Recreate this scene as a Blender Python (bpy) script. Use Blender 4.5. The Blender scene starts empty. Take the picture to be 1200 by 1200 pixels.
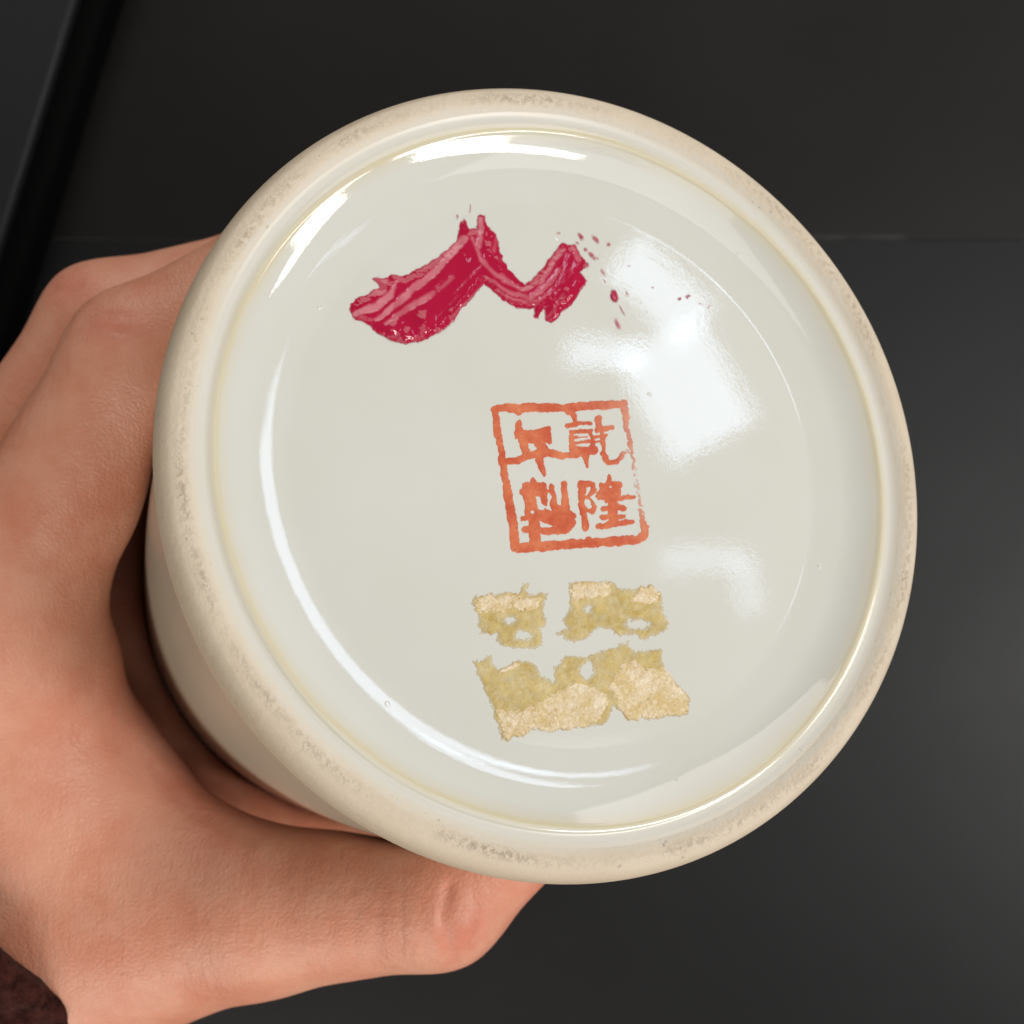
import bpy, math
import numpy as np
from mathutils import Vector, Matrix

S = bpy.context.scene
C = S.collection
CM = 0.01                     # all shapes below are written in centimetres
rng = np.random.default_rng(7)

# ------------------------------------------------------------------ camera, world, lamps, exposure
FPX = 1500.0                  # focal length in pixels of the 1200 px photograph
CAM_Z = 36.0                  # camera height above the tabletop
cam_d = bpy.data.cameras.new('camera')
cam = bpy.data.objects.new('camera', cam_d)
C.objects.link(cam)
cam.location = (0, 0, CAM_Z * CM)
cam_d.sensor_width = 36.0
cam_d.lens = 36.0 * FPX / 1200.0
cam_d.clip_start = 0.005
cam_d.clip_end = 50
cam_d.dof.use_dof = True
cam_d.dof.focus_distance = 0.149
cam_d.dof.aperture_fstop = 34
S.camera = cam

# pose of the vase: centre of its foot and the direction its base faces
BASE = np.array([0.851, 0.657, CAM_Z - 15.54])
TILT, AZ = math.radians(23.19), math.radians(31.2)
N = np.array([math.sin(TILT) * math.cos(AZ), math.sin(TILT) * math.sin(AZ), math.cos(TILT)])
E1 = np.array([math.cos(TILT) * math.cos(AZ), math.cos(TILT) * math.sin(AZ), -math.sin(TILT)])
E2 = np.cross(N, E1)
CAM = np.array([0, 0, CAM_Z])


def ray(px, py):
    v = np.array([(px - 600) / FPX, (600 - py) / FPX, -1.0])
    return v / np.linalg.norm(v)


def mirror_dir(px, py):
    """direction in which the flat glazed base throws the line of sight"""
    i = ray(px, py)
    return i - 2 * np.dot(i, N) * N


world = bpy.data.worlds.new('World')
S.world = world
world.use_nodes = True
bg = world.node_tree.nodes['Background']
bg.inputs['Color'].default_value = (1.0, 0.93, 0.84, 1)
bg.inputs['Strength'].default_value = 0.18


def area(name, pos, target, sx, sy, radiance, col, roll_axis=None):
    l = bpy.data.lights.new(name, 'AREA')
    l.shape = 'RECTANGLE'
    l.size, l.size_y = sx * CM, sy * CM
    l.energy = radiance * math.pi * sx * sy * CM * CM * 4 / 4
    l.color = col
    o = bpy.data.objects.new(name, l)
    C.objects.link(o)
    pos = np.array(pos, float)
    z = pos - np.array(target, float)
    z /= np.linalg.norm(z)
    x = np.array(roll_axis if roll_axis is not None else np.cross([0, 0, 1], z), float)
    x -= z * np.dot(x, z)
    x /= np.linalg.norm(x)
    y = np.cross(z, x)
    m = Matrix(((x[0], y[0], z[0], pos[0] * CM), (x[1], y[1], z[1], pos[1] * CM), (x[2], y[2], z[2], pos[2] * CM), (0, 0, 0, 1)))
    o.matrix_world = m
    return o


def window_patch(name, cx, cy, dx, dy, ln, wd, dist, radiance, col):
    """a bright pane of the window, placed where the glaze mirrors it"""
    r = mirror_dir(cx, cy)
    tt = np.dot(BASE - 0.3 * N - CAM, N) / np.dot(ray(cx, cy), N)
    P = CAM + ray(cx, cy) * tt
    pos = P + r * dist
    r2 = mirror_dir(cx + dx * 10, cy + dy * 10)
    ax = r2 - r
    sc = (dist + tt) / FPX
    return area(name, pos, P, ln * sc, wd * sc, radiance, col, ax)


SKY = (0.64, 0.80, 1.0)
window_patch('window_pane_lamp', 800, 462, 0.48, 0.877, 142, 106, 150, 7.6, SKY)
window_patch('window_pane_lamp', 706, 417, 1.0, 0.10, 88, 34, 150, 7.6, SKY)
window_patch('window_pane_lamp', 768, 344, 0.72, 0.69, 118, 60, 150, 7.6, SKY)
window_patch('window_gap_lamp', 822, 655, 1.0, -0.05, 95, 30, 150, 4.2, SKY)
window_patch('window_gap_lamp', 874, 688, 0.18, 1.0, 66, 32, 150, 4.2, SKY)
# daylight from the right, then added fill lamps with no visible source
area('daylight_lamp', BASE + np.array([97, -6, 24]), BASE, 34, 13, 13.0, (1.0, 0.98, 0.95))
area('overhead_fill_lamp', BASE + np.array([84, -26, 64]), BASE, 12, 58, 21.0, (1.0, 0.985, 0.96))
area('overhead_fill_lamp', BASE + np.array([62, -6, 100]), BASE, 60, 70, 1.9, (1.0, 0.985, 0.97))  # added overhead fill, lifts the right side of the tabletop
area('room_fill_lamp', BASE + np.array([-34, -88, 44]), BASE, 80, 56, 4.0, (1.0, 0.95, 0.88))  # added fill from the lower left, brightens thumb and hand
area('room_fill_lamp', BASE + np.array([10, 95, 34]), BASE, 100, 60, 2.7, (1.0, 0.96, 0.90))  # added fill from the far side, brightens the tops of the fingers

S.view_settings.view_transform = 'Standard'
S.view_settings.look = 'None'
S.view_settings.exposure = -0.01
S.view_settings.gamma = 1.0
S.view_settings.use_curve_mapping = False


# ------------------------------------------------------------------ helpers
def mesh_obj(name, verts, faces, mat, parent=None, smooth=True, attrs=None):
    me = bpy.data.meshes.new(name)
    me.from_pydata((np.asarray(verts, float) * CM).tolist(), [], [list(map(int, f)) for f in faces])
    me.update()
    if smooth:
        me.polygons.foreach_set('use_smooth', [True] * len(me.polygons))
    for k, v in (attrs or {}).items():
        a = me.attributes.new(k, 'FLOAT', 'POINT')
        a.data.foreach_set('value', np.asarray(v, np.float32))
    if mat:
        me.materials.append(mat)
    o = bpy.data.objects.new(name, me)
    C.objects.link(o)
    if parent:
        o.parent = parent
    return o


def empty(name, loc=(0, 0, 0)):
    o = bpy.data.objects.new(name, None)
    o.empty_display_size = 0.02
    o.location = tuple(np.asarray(loc) * CM)
    C.objects.link(o)
    return o


def tag(o, label=None, cat=None, kind=None):
    if label:
        o['label'] = label
    if cat:
        o['category'] = cat
    if kind:
        o['kind'] = kind
    return o


def hash2(ix, iy, seed):
    h = (ix.astype(np.int64) * 374761393 + iy.astype(np.int64) * 668265263 + seed * 974711) & 0x7fffffff
    h = ((h ^ (h >> 13)) * 1274126177) & 0x7fffffff
    h = h ^ (h >> 16)
    return (h & 0xffff) / 65535.0


def vnoise(x, y, seed=0):
    ix, iy = np.floor(x), np.floor(y)
    fx, fy = x - ix, y - iy
    fx, fy = fx * fx * (3 - 2 * fx), fy * fy * (3 - 2 * fy)
    a, b = hash2(ix, iy, seed), hash2(ix + 1, iy, seed)
    c, d = hash2(ix, iy + 1, seed), hash2(ix + 1, iy + 1, seed)
    return (a * (1 - fx) + b * fx) * (1 - fy) + (c * (1 - fx) + d * fx) * fy - 0.5


def fbm(x, y, seed=0, octs=3):
    s, a = 0, 1.0
    for k in range(octs):
        s = s + a * vnoise(x * 2 ** k, y * 2 ** k, seed + k * 17)
        a *= 0.55
    return s


# ------------------------------------------------------------------ materials
class NT:
    def __init__(self, name):
        self.m = bpy.data.materials.new(name)
        self.m.use_nodes = True
        self.t = self.m.node_tree
        self.b = self.t.nodes['Principled BSDF']

    def n(self, typ, **kw):
        nd = self.t.nodes.new(typ)
        for k, v in kw.items():
            if k in nd.inputs:
                nd.inputs[k].default_value = v
            else:
                setattr(nd, k, v)
        return nd

    def l(self, a, b):
        self.t.links.new(a, b)

    def math(self, op, a, b=None, clamp=False):
        nd = self.t.nodes.new('ShaderNodeMath')
        nd.operation = op
        nd.use_clamp = clamp
        for i, v in enumerate((a, b)):
            if v is None:
                continue
            if hasattr(v, 'links'):
                self.l(v, nd.inputs[i])
            else:
                nd.inputs[i].default_value = v
        return nd.outputs[0]

    def ramp(self, src, stops, interp='LINEAR'):
        nd = self.t.nodes.new('ShaderNodeValToRGB')
        nd.color_ramp.interpolation = interp
        el = nd.color_ramp.elements
        while len(el) > 1:
            el.remove(el[-1])
        for i, (p, c) in enumerate(stops):
            e = el[0] if i == 0 else el.new(p)
            e.position = p
            e.color = (*c, 1) if len(c) == 3 else c
        self.l(src, nd.inputs['Fac'])
        return nd.outputs['Color']

    def mix(self, fac, a, b):
        nd = self.t.nodes.new('ShaderNodeMix')
        nd.data_type = 'RGBA'
        for sock, v in ((nd.inputs[0], fac), (nd.inputs[6], a), (nd.inputs[7], b)):
            if hasattr(v, 'links'):
                self.l(v, sock)
            else:
                sock.default_value = v if isinstance(v, float) else (*v, 1)
        return nd.outputs[2]

    def coord(self):
        return self.n('ShaderNodeTexCoord').outputs['Object']

    def noise(self, scale, detail=3.0, rough=0.5, vec=None):
        nd = self.n('ShaderNodeTexNoise', Scale=scale, Detail=detail, Roughness=rough)
        self.l(vec if vec is not None else self.coord(), nd.inputs['Vector'])
        return nd.outputs['Fac']

    def bump(self, h, strength, dist, normal=None):
        nd = self.n('ShaderNodeBump', Strength=strength, Distance=dist)
        self.l(h, nd.inputs['Height'])
        if normal is not None:
            self.l(normal, nd.inputs['Normal'])
        return nd.outputs['Normal']

    def setp(self, **kw):
        for k, v in kw.items():
            k = k.replace('_', ' ')
            if hasattr(v, 'links'):
                self.l(v, self.b.inputs[k])
            else:
                self.b.inputs[k].default_value = (*v, 1) if isinstance(v, tuple) and len(v) == 3 and 'Color' in k else v
        return self.m

    def radius(self):
        sp = self.n('ShaderNodeSeparateXYZ')
        self.l(self.coord(), sp.inputs[0])
        return self.math('SQRT', self.math('ADD', self.math('MULTIPLY', sp.outputs[0], sp.outputs[0]), self.math('MULTIPLY', sp.outputs[1], sp.outputs[1]))), sp


def glaze_material(name, base_side):
    k = NT(name)
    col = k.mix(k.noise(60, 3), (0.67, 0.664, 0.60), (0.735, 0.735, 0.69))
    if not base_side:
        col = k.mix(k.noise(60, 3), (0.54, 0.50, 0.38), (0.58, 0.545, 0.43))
    if base_side:
        r, sp = k.radius()
        # thin glaze pools straw-yellow along its edge at the foot
        wob = k.math('MULTIPLY', k.math('SUBTRACT', k.noise(90, 2), 0.5), 0.0010)
        rr = k.math('ADD', r, wob)
        f = k.math('DIVIDE', k.math('SUBTRACT', rr, 0.040), 0.006, True)
        col = k.mix(k.ramp(f, [(0, (0, 0, 0)), (0.30, (0, 0, 0)), (0.50, (.22,) * 3), (0.60, (.62,) * 3), (0.68, (.30,) * 3), (0.8, (0, 0, 0))]), col, (0.68, 0.56, 0.28))
        col = k.mix(k.ramp(f, [(0, (0, 0, 0)), (0.62, (0, 0, 0)), (0.80, (.35,) * 3), (0.92, (.45,) * 3), (0.97, (1,) * 3)]), col, (0.73, 0.67, 0.56))
    fine = k.noise(2900, 2, 0.6)
    peel = k.noise(260, 2, 0.5)
    nrm = k.bump(peel, 0.006, 0.001)
    nrm = k.bump(fine, 0.009, 0.0004, nrm)
    # pinholes and specks fired into the glaze, faint turning rings
    vo = k.n('ShaderNodeTexVoronoi', Scale=230)
    k.l(k.coord(), vo.inputs['Vector'])
    pin = k.ramp(vo.outputs['Distance'], [(0.0, (1, 1, 1)), (0.055, (1, 1, 1)), (0.085, (0, 0, 0))])
    some = k.ramp(k.noise(95, 1), [(0.57, (0, 0, 0)), (0.60, (1, 1, 1))])
    nrm = k.bump(k.math('MULTIPLY', pin, some), 0.5, 0.00012, nrm)
    if base_side:
        cmb = k.n('ShaderNodeCombineXYZ')
        k.l(r, cmb.inputs[0])
        nrm = k.bump(k.noise(520, 2, 0.5, cmb.outputs[0]), 0.003, 0.001, nrm)
    rough = 0.03 if base_side else 0.22
    if base_side:
        rough = k.math('ADD', 0.03, k.math('MULTIPLY', k.math('DIVIDE', k.math('SUBTRACT', r, 0.0438), 0.001, True), 0.27))
    return k.setp(Base_Color=col, Roughness=rough, IOR=1.5, Normal=nrm)


def biscuit_material():
    k = NT('unglazed_biscuit')
    r, sp = k.radius()
    blot = k.noise(110, 4, 0.6)
    col = k.mix(blot, (0.62, 0.505, 0.375), (0.76, 0.66, 0.525))
    # outer shoulder of the foot is more heavily stained, as fired
    edge = k.math('DIVIDE', k.math('SUBTRACT', r, 0.0485), 0.0018, True)
    col = k.mix(k.math('MULTIPLY', edge, 0.42), col, (0.42, 0.31, 0.19))
    # a skim of glaze whitens the inner side of the foot
    skim = k.math('DIVIDE', k.math('SUBTRACT', 0.0470, k.math('ADD', r, k.math('MULTIPLY', k.math('SUBTRACT', k.noise(140, 3, 0.6), 0.5), 0.0012))), 0.0009, True)
    col = k.mix(k.math('MULTIPLY', skim, 0.8), col, (0.73, 0.68, 0.585))
    # dirt caught in the pits of the worn contact ring
    pit = k.noise(1300, 3, 0.7)
    band = k.math('SUBTRACT', 1.0, k.math('DIVIDE', k.math('ABSOLUTE', k.math('SUBTRACT', k.math('ADD', r, k.math('MULTIPLY', k.math('SUBTRACT', k.noise(60, 2), 0.5), 0.0012)), 0.0474)), 0.0010), True)
    arcs = k.ramp(k.noise(75, 2), [(0.42, (.04,) * 3), (0.66, (1, 1, 1))])
    pits = k.math('MULTIPLY', k.math('MULTIPLY', band, arcs), k.ramp(pit, [(0.46, (0, 0, 0)), (0.60, (1, 1, 1))]))
    strag = k.ramp(k.noise(800, 2, 0.6), [(0.705, (0, 0, 0)), (0.75, (1, 1, 1))])
    dirt = k.math('MAXIMUM', pits, k.math('MULTIPLY', strag, 0.6))
    col = k.mix(k.math('MULTIPLY', dirt, 0.45), col, (0.20, 0.14, 0.085))
    nrm = k.bump(k.noise(900, 4, 0.65), 0.38, 0.0004)
    nrm = k.bump(k.math('MULTIPLY', dirt, -1.0), 0.5, 0.0003, nrm)
    rough = k.math('ADD', 0.42, k.math('MULTIPLY', blot, 0.3))
    return k.setp(Base_Color=col, Roughness=rough, Normal=nrm, Specular_IOR_Level=0.4)


def skin_material():
    k = NT('skin')
    big = k.noise(38, 3, 0.6)
    col = k.mix(k.ramp(big, [(0.3, (0, 0, 0)), (0.7, (1, 1, 1))]), (0.68, 0.265, 0.16), (0.75, 0.345, 0.23))
    at = k.n('ShaderNodeAttribute', attribute_name='flush')
    col = k.mix(k.math('MULTIPLY', at.outputs['Fac'], 0.75, True), col, (0.70, 0.24, 0.17))
    mott = k.ramp(k.noise(170, 4, 0.7), [(0.35, (0, 0, 0)), (0.75, (1, 1, 1))])
    col = k.mix(k.math('MULTIPLY', mott, 0.4), col, (0.62, 0.21, 0.12))
    blot = k.ramp(k.noise(115, 3, 0.6), [(0.40, (0, 0, 0)), (0.62, (1, 1, 1))])
    col = k.mix(k.math('MULTIPLY', blot, 0.42), col, (0.80, 0.43, 0.30))
    vec = k.n('ShaderNodeMapping')
    k.l(k.coord(), vec.inputs[0])
    vor = k.n('ShaderNodeTexVoronoi', Scale=1250, feature='DISTANCE_TO_EDGE')
    k.l(vec.outputs[0], vor.inputs['Vector'])
    vh = k.ramp(vor.outputs['Distance'], [(0.0, (0, 0, 0)), (0.25, (1, 1, 1))])
    nrm = k.bump(vh, 0.24, 0.0002)
    nrm = k.bump(k.noise(380, 4, 0.65), 0.30, 0.0007, nrm)
    mp = k.n('ShaderNodeMapping')
    mp.inputs['Scale'].default_value = (1.0, 0.16, 0.5)
    mp.inputs['Rotation'].default_value = (0, 0, 0.15)
    k.l(k.coord(), mp.inputs[0])
    nrm = k.bump(k.noise(700, 3, 0.6, mp.outputs[0]), 0.20, 0.0006, nrm)
    return k.setp(Base_Color=col, Roughness=0.43, Normal=nrm, Subsurface_Weight=0.15, Subsurface_Radius=(1.0, 0.35, 0.2), Subsurface_Scale=0.0025, Specular_IOR_Level=0.45)


M_GLAZE_BASE = glaze_material('glaze_base', True)
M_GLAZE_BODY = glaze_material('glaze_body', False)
M_BISCUIT = biscuit_material()
M_SKIN = skin_material()

# ------------------------------------------------------------------ tabletop (the setting)
def table_material(name, a, b, rough):
    k = NT(name)
    mp = k.n('ShaderNodeMapping')
    mp.inputs['Scale'].default_value = (1, 9, 1)
    k.l(k.coord(), mp.inputs[0])
    col = k.mix(k.noise(18, 4, 0.6, mp.outputs[0]), a, b)
    # edge highlight along the joint, painted as a broken pale line on the right
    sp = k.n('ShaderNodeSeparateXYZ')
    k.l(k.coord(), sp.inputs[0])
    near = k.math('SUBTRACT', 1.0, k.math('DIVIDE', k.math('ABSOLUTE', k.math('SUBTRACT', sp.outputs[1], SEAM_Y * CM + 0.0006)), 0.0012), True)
    seam_glint = k.ramp(k.noise(22, 3, 0.6), [(0.50, (0, 0, 0)), (0.68, (.4,) * 3)])
    seam_glint = k.math('MULTIPLY', seam_glint, k.math('DIVIDE', k.math('SUBTRACT', sp.outputs[0], 0.06), 0.03, True))
    col = k.mix(k.math('MULTIPLY', near, seam_glint), col, (0.10, 0.09, 0.085))
    nrm = k.bump(k.noise(500, 3), 0.06, 0.0004)
    rg = k.math('ADD', rough, k.math('MULTIPLY', k.noise(25, 3), 0.12))
    return k.setp(Base_Color=col, Roughness=rg, Normal=nrm, Specular_IOR_Level=0.34)


def slab(name, x0, x1, y0, y1, z0, z1, mat, parent=None, bev=0.15, rot=0.0):
    """a board with rounded upper edges"""
    prof = [(0, 0.0, z0)]
    for i in range(5):
        a = math.pi / 2 * i / 4
        prof.append((0, bev - bev * math.cos(a), z1 - bev + bev * math.sin(a)))
    v, f = [], []
    for _, ins, z in prof:
        v += [(x0 + ins, y0 + ins, z), (x1 - ins, y0 + ins, z), (x1 - ins, y1 - ins, z), (x0 + ins, y1 - ins, z)]
    n = len(prof)
    for j in range(n - 1):
        for i in range(4):
            f.append((4 * j + i, 4 * j + (i + 1) % 4, 4 * j + 4 + (i + 1) % 4, 4 * j + 4 + i))
    f.append((4 * n - 4, 4 * n - 3, 4 * n - 2, 4 * n - 1))
    f.append((3, 2, 1, 0))
    v = np.array(v)
    if rot:
        c, s = math.cos(rot), math.sin(rot)
        v = np.stack([v[:, 0] * c - v[:, 1] * s, v[:, 0] * s + v[:, 1] * c, v[:, 2]], 1)
    return mesh_obj(name, v, f, mat, parent, smooth=False)


SEAM_Y = (600 - 281) / FPX * CAM_Z
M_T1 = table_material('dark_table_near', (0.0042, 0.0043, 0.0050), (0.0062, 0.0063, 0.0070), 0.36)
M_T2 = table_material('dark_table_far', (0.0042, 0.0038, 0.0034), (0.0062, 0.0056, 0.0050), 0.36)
table = tag(empty('table'), kind='structure')
SEAM_Y = (600 - 281) / FPX * CAM_Z
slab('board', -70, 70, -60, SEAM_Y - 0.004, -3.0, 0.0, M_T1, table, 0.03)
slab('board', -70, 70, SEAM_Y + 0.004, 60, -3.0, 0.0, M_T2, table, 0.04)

# dark flat case lying at the left, its black edge towards the vase
k = NT('case_lid')
M_CASE = k.setp(Base_Color=k.mix(k.noise(900, 2), (0.010, 0.010, 0.0112), (0.014, 0.0143, 0.0155)), Roughness=0.5, Specular_IOR_Level=0.3)
k = NT('case_edge')
M_EDGE = k.setp(Base_Color=k.mix(k.noise(300, 2), (0.0012, 0.0012, 0.0012), (0.002, 0.002, 0.002)), Roughness=0.8, Specular_IOR_Level=0.05)
ca = math.radians(90 - 17.2)
cz = 1.6
# edge line of the lid in the picture: from (92, 0) to (0, 285)
def on_z(px, py, z):
    rr = ray(px, py)
    return CAM + rr * ((z - CAM_Z) / rr[2])
p0, p1 = on_z(88, 0, cz), on_z(0, 285, cz)
mid = (p0 + p1) / 2
dirv = (p1 - p0) / np.linalg.norm(p1 - p0)
ang = math.atan2(dirv[1], dirv[0]) + math.pi / 2
case = tag(empty('case', (mid[0], mid[1], 0)), 'dark grey flat case with a black edge at the upper left of the table', 'case')
case.rotation_euler = (0, 0, ang)
slab('shell', -24, 0.62, -16, 16, 0.01, 1.2, M_EDGE, case, 0.3)
slab('lid', -24.2, -0.02, -16.2, 16.2, 1.23, cz, M_CASE, case, 0.12)

# ------------------------------------------------------------------ the vase
vase = empty('vase')
vase.matrix_world = Matrix(((E1[0], E2[0], N[0], BASE[0] * CM), (E1[1], E2[1], N[1], BASE[1] * CM), (E1[2], E2[2], N[2], BASE[2] * CM), (0, 0, 0, 1)))
tag(vase, 'cream white porcelain vase held upside down, its base with a red seal mark facing up', 'vase')

COVE0, LIP_R, LIP_Z, FLOOR_Z = 3.45, 4.31, -0.135, -0.405
_t = np.linspace(0, 1, 400)


def _rise(pts):
    sl = np.interp(_t, [p[0] for p in pts], [p[1] for p in pts])
    z = np.concatenate([[0], np.cumsum((sl[1:] + sl[:-1]) / 2 * (_t[1] - _t[0]))])
    return z / z[-1]


RISE_SLOW = _rise([(0, 0), (0.20, 0.14), (0.52, 0.225), (0.75, 0.45), (0.88, 0.62), (1, 0.62)])
RISE_FAST = _rise([(0, 0), (0.08, 0.16), (0.5, 0.22), (0.75, 0.50), (0.88, 0.62), (1, 0.62)])


def base_z(r, th=None):
    """height of the glazed base inside the foot (cm); the hand-turned cove starts more slowly on one side"""
    r = np.asarray(r, float)
    flat = FLOOR_Z + 0.004 * np.minimum(r / COVE0, 1) ** 2
    t = np.clip((r - COVE0) / (LIP_R - COVE0), 0, 1)
    slow, fast = np.interp(t, _t, RISE_SLOW), np.interp(t, _t, RISE_FAST)
    w = 1.0 if th is None else np.clip(0.5 + 0.75 * np.cos(np.asarray(th) - math.pi - 0.25), 0, 1)
    return flat + (LIP_Z - FLOOR_Z - 0.004) * (w * slow + (1 - w) * fast)


def lathe(name, prof, mat, parent, seg=360, wob=0.0, seed=0, cap=False, cove=False):
    prof = np.asarray(prof, float)
    th = np.linspace(0, 2 * math.pi, seg, endpoint=False)
    v = []
    for j, (r, z) in enumerate(prof):
        w = wob * (np.sin(2 * th + seed) + 0.6 * np.sin(3 * th + 1.7 * seed) + 0.35 * np.sin(7 * th + 2.3 * seed))
        w = w * min(1.0, r / 4.4) ** 2
        rr = r + w
        zz = base_z(r, th) if cove and r <= LIP_R else np.full(seg, z)
        v.append(np.stack([rr * np.cos(th), rr * np.sin(th), zz + 0.6 * w], 1))
    v = np.concatenate(v)
    f = []
    n = len(prof)
    for j in range(n - 1):
        for i in range(seg):
            i2 = (i + 1) % seg
            f.append((j * seg + i, j * seg + i2, (j + 1) * seg + i2, (j + 1) * seg + i))
    if cap:
        c = len(v)
        v = np.concatenate([v, [[0, 0, prof[-1, 1]]]])
        for i in range(seg):
            f.append(((n - 1) * seg + i, (n - 1) * seg + (i + 1) % seg, c))
    return mesh_obj(name, v, f, mat, parent)


def smooth_profile(pts, step=0.02):
    """Catmull-Rom through the points"""
    p = np.asarray(pts, float)
    p = np.vstack([2 * p[0] - p[1], p, 2 * p[-1] - p[-2]])
    out = []
    for i in range(1, len(p) - 2):
        a, b, c, d = p[i - 1:i + 3]
        m = max(2, int(np.linalg.norm(c - b) / step))
        for t in np.linspace(0, 1, m, endpoint=False):
            out.append(0.5 * (2 * b + (c - a) * t + (2 * a - 5 * b + 4 * c - d) * t * t + (3 * b - a - 3 * c + d) * t ** 3))
    out.append(p[-2])
    return np.array(out)


BODY = [(4.90, -0.69), (4.84, -0.85), (4.80, -1.2), (4.78, -2.5), (4.74, -4.5), (4.62, -7.0), (4.36, -10.5), (4.0, -12.6), (2.9, -14.2), (1.95, -15.4), (2.0, -16.6), (2.55, -17.7)]
body_prof = smooth_profile(BODY, 0.08)
inner = [(2.42, -17.76), (1.85, -16.6), (1.78, -15.4), (2.5, -14.0), (3.6, -12.4), (4.0, -10.0), (4.25, -7.0), (4.35, -4.0), (4.5, -1.5), (3.0, -0.9), (0.02, -0.85)]
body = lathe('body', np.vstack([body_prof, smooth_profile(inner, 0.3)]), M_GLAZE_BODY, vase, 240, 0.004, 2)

FOOT = [(4.89, -0.70), (4.965, -0.66), (4.985, -0.61), (4.955, -0.575), (4.95, -0.56), (4.99, -0.525), (5.0, -0.44), (5.0, -0.36), (4.985, -0.25), (4.945, -0.14), (4.88, -0.055), (4.80, -0.012), (4.74, 0.0), (4.68, -0.012), (4.63, -0.040), (4.585, -0.073)]
foot = lathe('foot_ring', smooth_profile(FOOT, 0.012), M_BISCUIT, vase, 420, 0.005, 1)
RIDGE = [(4.585, -0.073), (4.54, -0.098), (4.49, -0.113), (4.445, -0.114), (4.405, -0.105), (4.37, -0.103), (4.34, -0.115), (4.322, -0.127)]
rs = np.concatenate([np.linspace(LIP_R, COVE0 - 0.02, 110), np.linspace(COVE0 - 0.06, 0.05, 40)])
base_prof = np.vstack([smooth_profile(RIDGE, 0.008), np.stack([rs, base_z(rs)], 1)])
glazed = lathe('glazed_base', base_prof, M_GLAZE_BASE, vase, 420, 0.005, 1, cap=True, cove=True)


# ------------------------------------------------------------------ marks on the base
def px_to_base(px, py, z=FLOOR_Z):
    """where a point of the picture lies on the glazed base, in the vase's own frame"""
    d = np.stack([(px - 600) / FPX, (600 - py) / FPX, -np.ones_like(px)], -1)
    t = np.dot(BASE + z * N - CAM, N) / (d @ N)
    P = CAM + d * t[..., None] - BASE
    return P @ E1, P @ E2


def field_mesh(name, gx, gy, f, h, mat, parent, attrs=None, lift=0.003):
    """mesh of the region f > 0 on a grid of base coordinates, raised by h (cm); edges meet the glaze"""
    ny, nx = f.shape
    idx = -np.ones((ny, nx), int)
    V, A = [], {k: [] for k in (attrs or {})}
    ins = f > 0
    ys, xs = np.nonzero(ins)
    idx[ys, xs] = np.arange(len(ys))
    x, y = gx[ys, xs], gy[ys, xs]
    V = np.stack([x, y, base_z(np.hypot(x, y)) + lift + h[ys, xs]], 1).tolist()
    for k in A:
        A[k] = attrs[k][ys, xs].tolist()
    cache = {}

    def cross(a, b):
        key = (a, b) if a < b else (b, a)
        if key in cache:
            return cache[key]
        (ya, xa), (yb, xb) = a, b
        t = f[ya, xa] / (f[ya, xa] - f[yb, xb])
        X = gx[ya, xa] + t * (gx[yb, xb] - gx[ya, xa])
        Y = gy[ya, xa] + t * (gy[yb, xb] - gy[ya, xa])
        V.append([X, Y, float(base_z(math.hypot(X, Y))) + 0.0008])
        for kk in A:
            A[kk].append(attrs[kk][ya, xa] if ins[ya, xa] else attrs[kk][yb, xb])
        cache[key] = len(V) - 1
        return cache[key]
    full = ins[:-1, :-1] & ins[:-1, 1:] & ins[1:, 1:] & ins[1:, :-1]
    anyi = ins[:-1, :-1] | ins[:-1, 1:] | ins[1:, 1:] | ins[1:, :-1]
    F = []
    yy, xx = np.nonzero(full)
    F += np.stack([idx[yy, xx], idx[yy + 1, xx], idx[yy + 1, xx + 1], idx[yy, xx + 1]], 1).tolist()
    for yy, xx in zip(*np.nonzero(anyi & ~full)):
        cs = [(yy, xx), (yy + 1, xx), (yy + 1, xx + 1), (yy, xx + 1)]
        poly = []
        for i in range(4):
            a, b = cs[i], cs[(i + 1) % 4]
            if ins[a]:
                poly.append(int(idx[a]))
            if ins[a] != ins[b]:
                poly.append(cross(a, b))
        if len(poly) >= 3:
            F.append(poly)
    return mesh_obj(name, V, F, mat, parent, True, A)


def grid(x0, y0, x1, y1, step):
    X, Y = np.meshgrid(np.arange(x0, x1, step), np.arange(y0, y1, step))
    gx, gy = px_to_base(X, Y)
    return X, Y, gx, gy


def stroke(X, Y, pts, r):
    """signed depth inside a tapering brush stroke; r is one radius or one per point"""
    best = np.full(X.shape, -1e9)
    rr = r if isinstance(r, (list, tuple)) else [r] * len(pts)
    for (a, b, ra, rb) in zip(pts[:-1], pts[1:], rr[:-1], rr[1:]):
        ax, ay = a
        bx, by = b
        dx, dy = bx - ax, by - ay
        t = np.clip(((X - ax) * dx + (Y - ay) * dy) / (dx * dx + dy * dy + 1e-9), 0, 1)
        best = np.maximum(best, ra + (rb - ra) * t - np.hypot(X - ax - t * dx, Y - ay - t * dy))
    return best


def poly_sd(X, Y, pts):
    """signed distance, positive inside a closed outline"""
    d = np.full(X.shape, 1e9)
    inside = np.zeros(X.shape, bool)
    n = len(pts)
    for i in range(n):
        ax, ay = pts[i]
        bx, by = pts[(i + 1) % n]
        dx, dy = bx - ax, by - ay
        t = np.clip(((X - ax) * dx + (Y - ay) * dy) / (dx * dx + dy * dy + 1e-9), 0, 1)
        d = np.minimum(d, np.hypot(X - ax - t * dx, Y - ay - t * dy))
        if abs(dy) > 1e-9:
            cond = ((ay > Y) != (by > Y)) & (X < dx * (Y - ay) / dy + ax)
            inside ^= cond
    return np.where(inside, d, -d)


def sstep(a, b, x):
    t = np.clip((x - a) / (b - a), 0, 1)
    return t * t * (3 - 2 * t)


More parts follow.
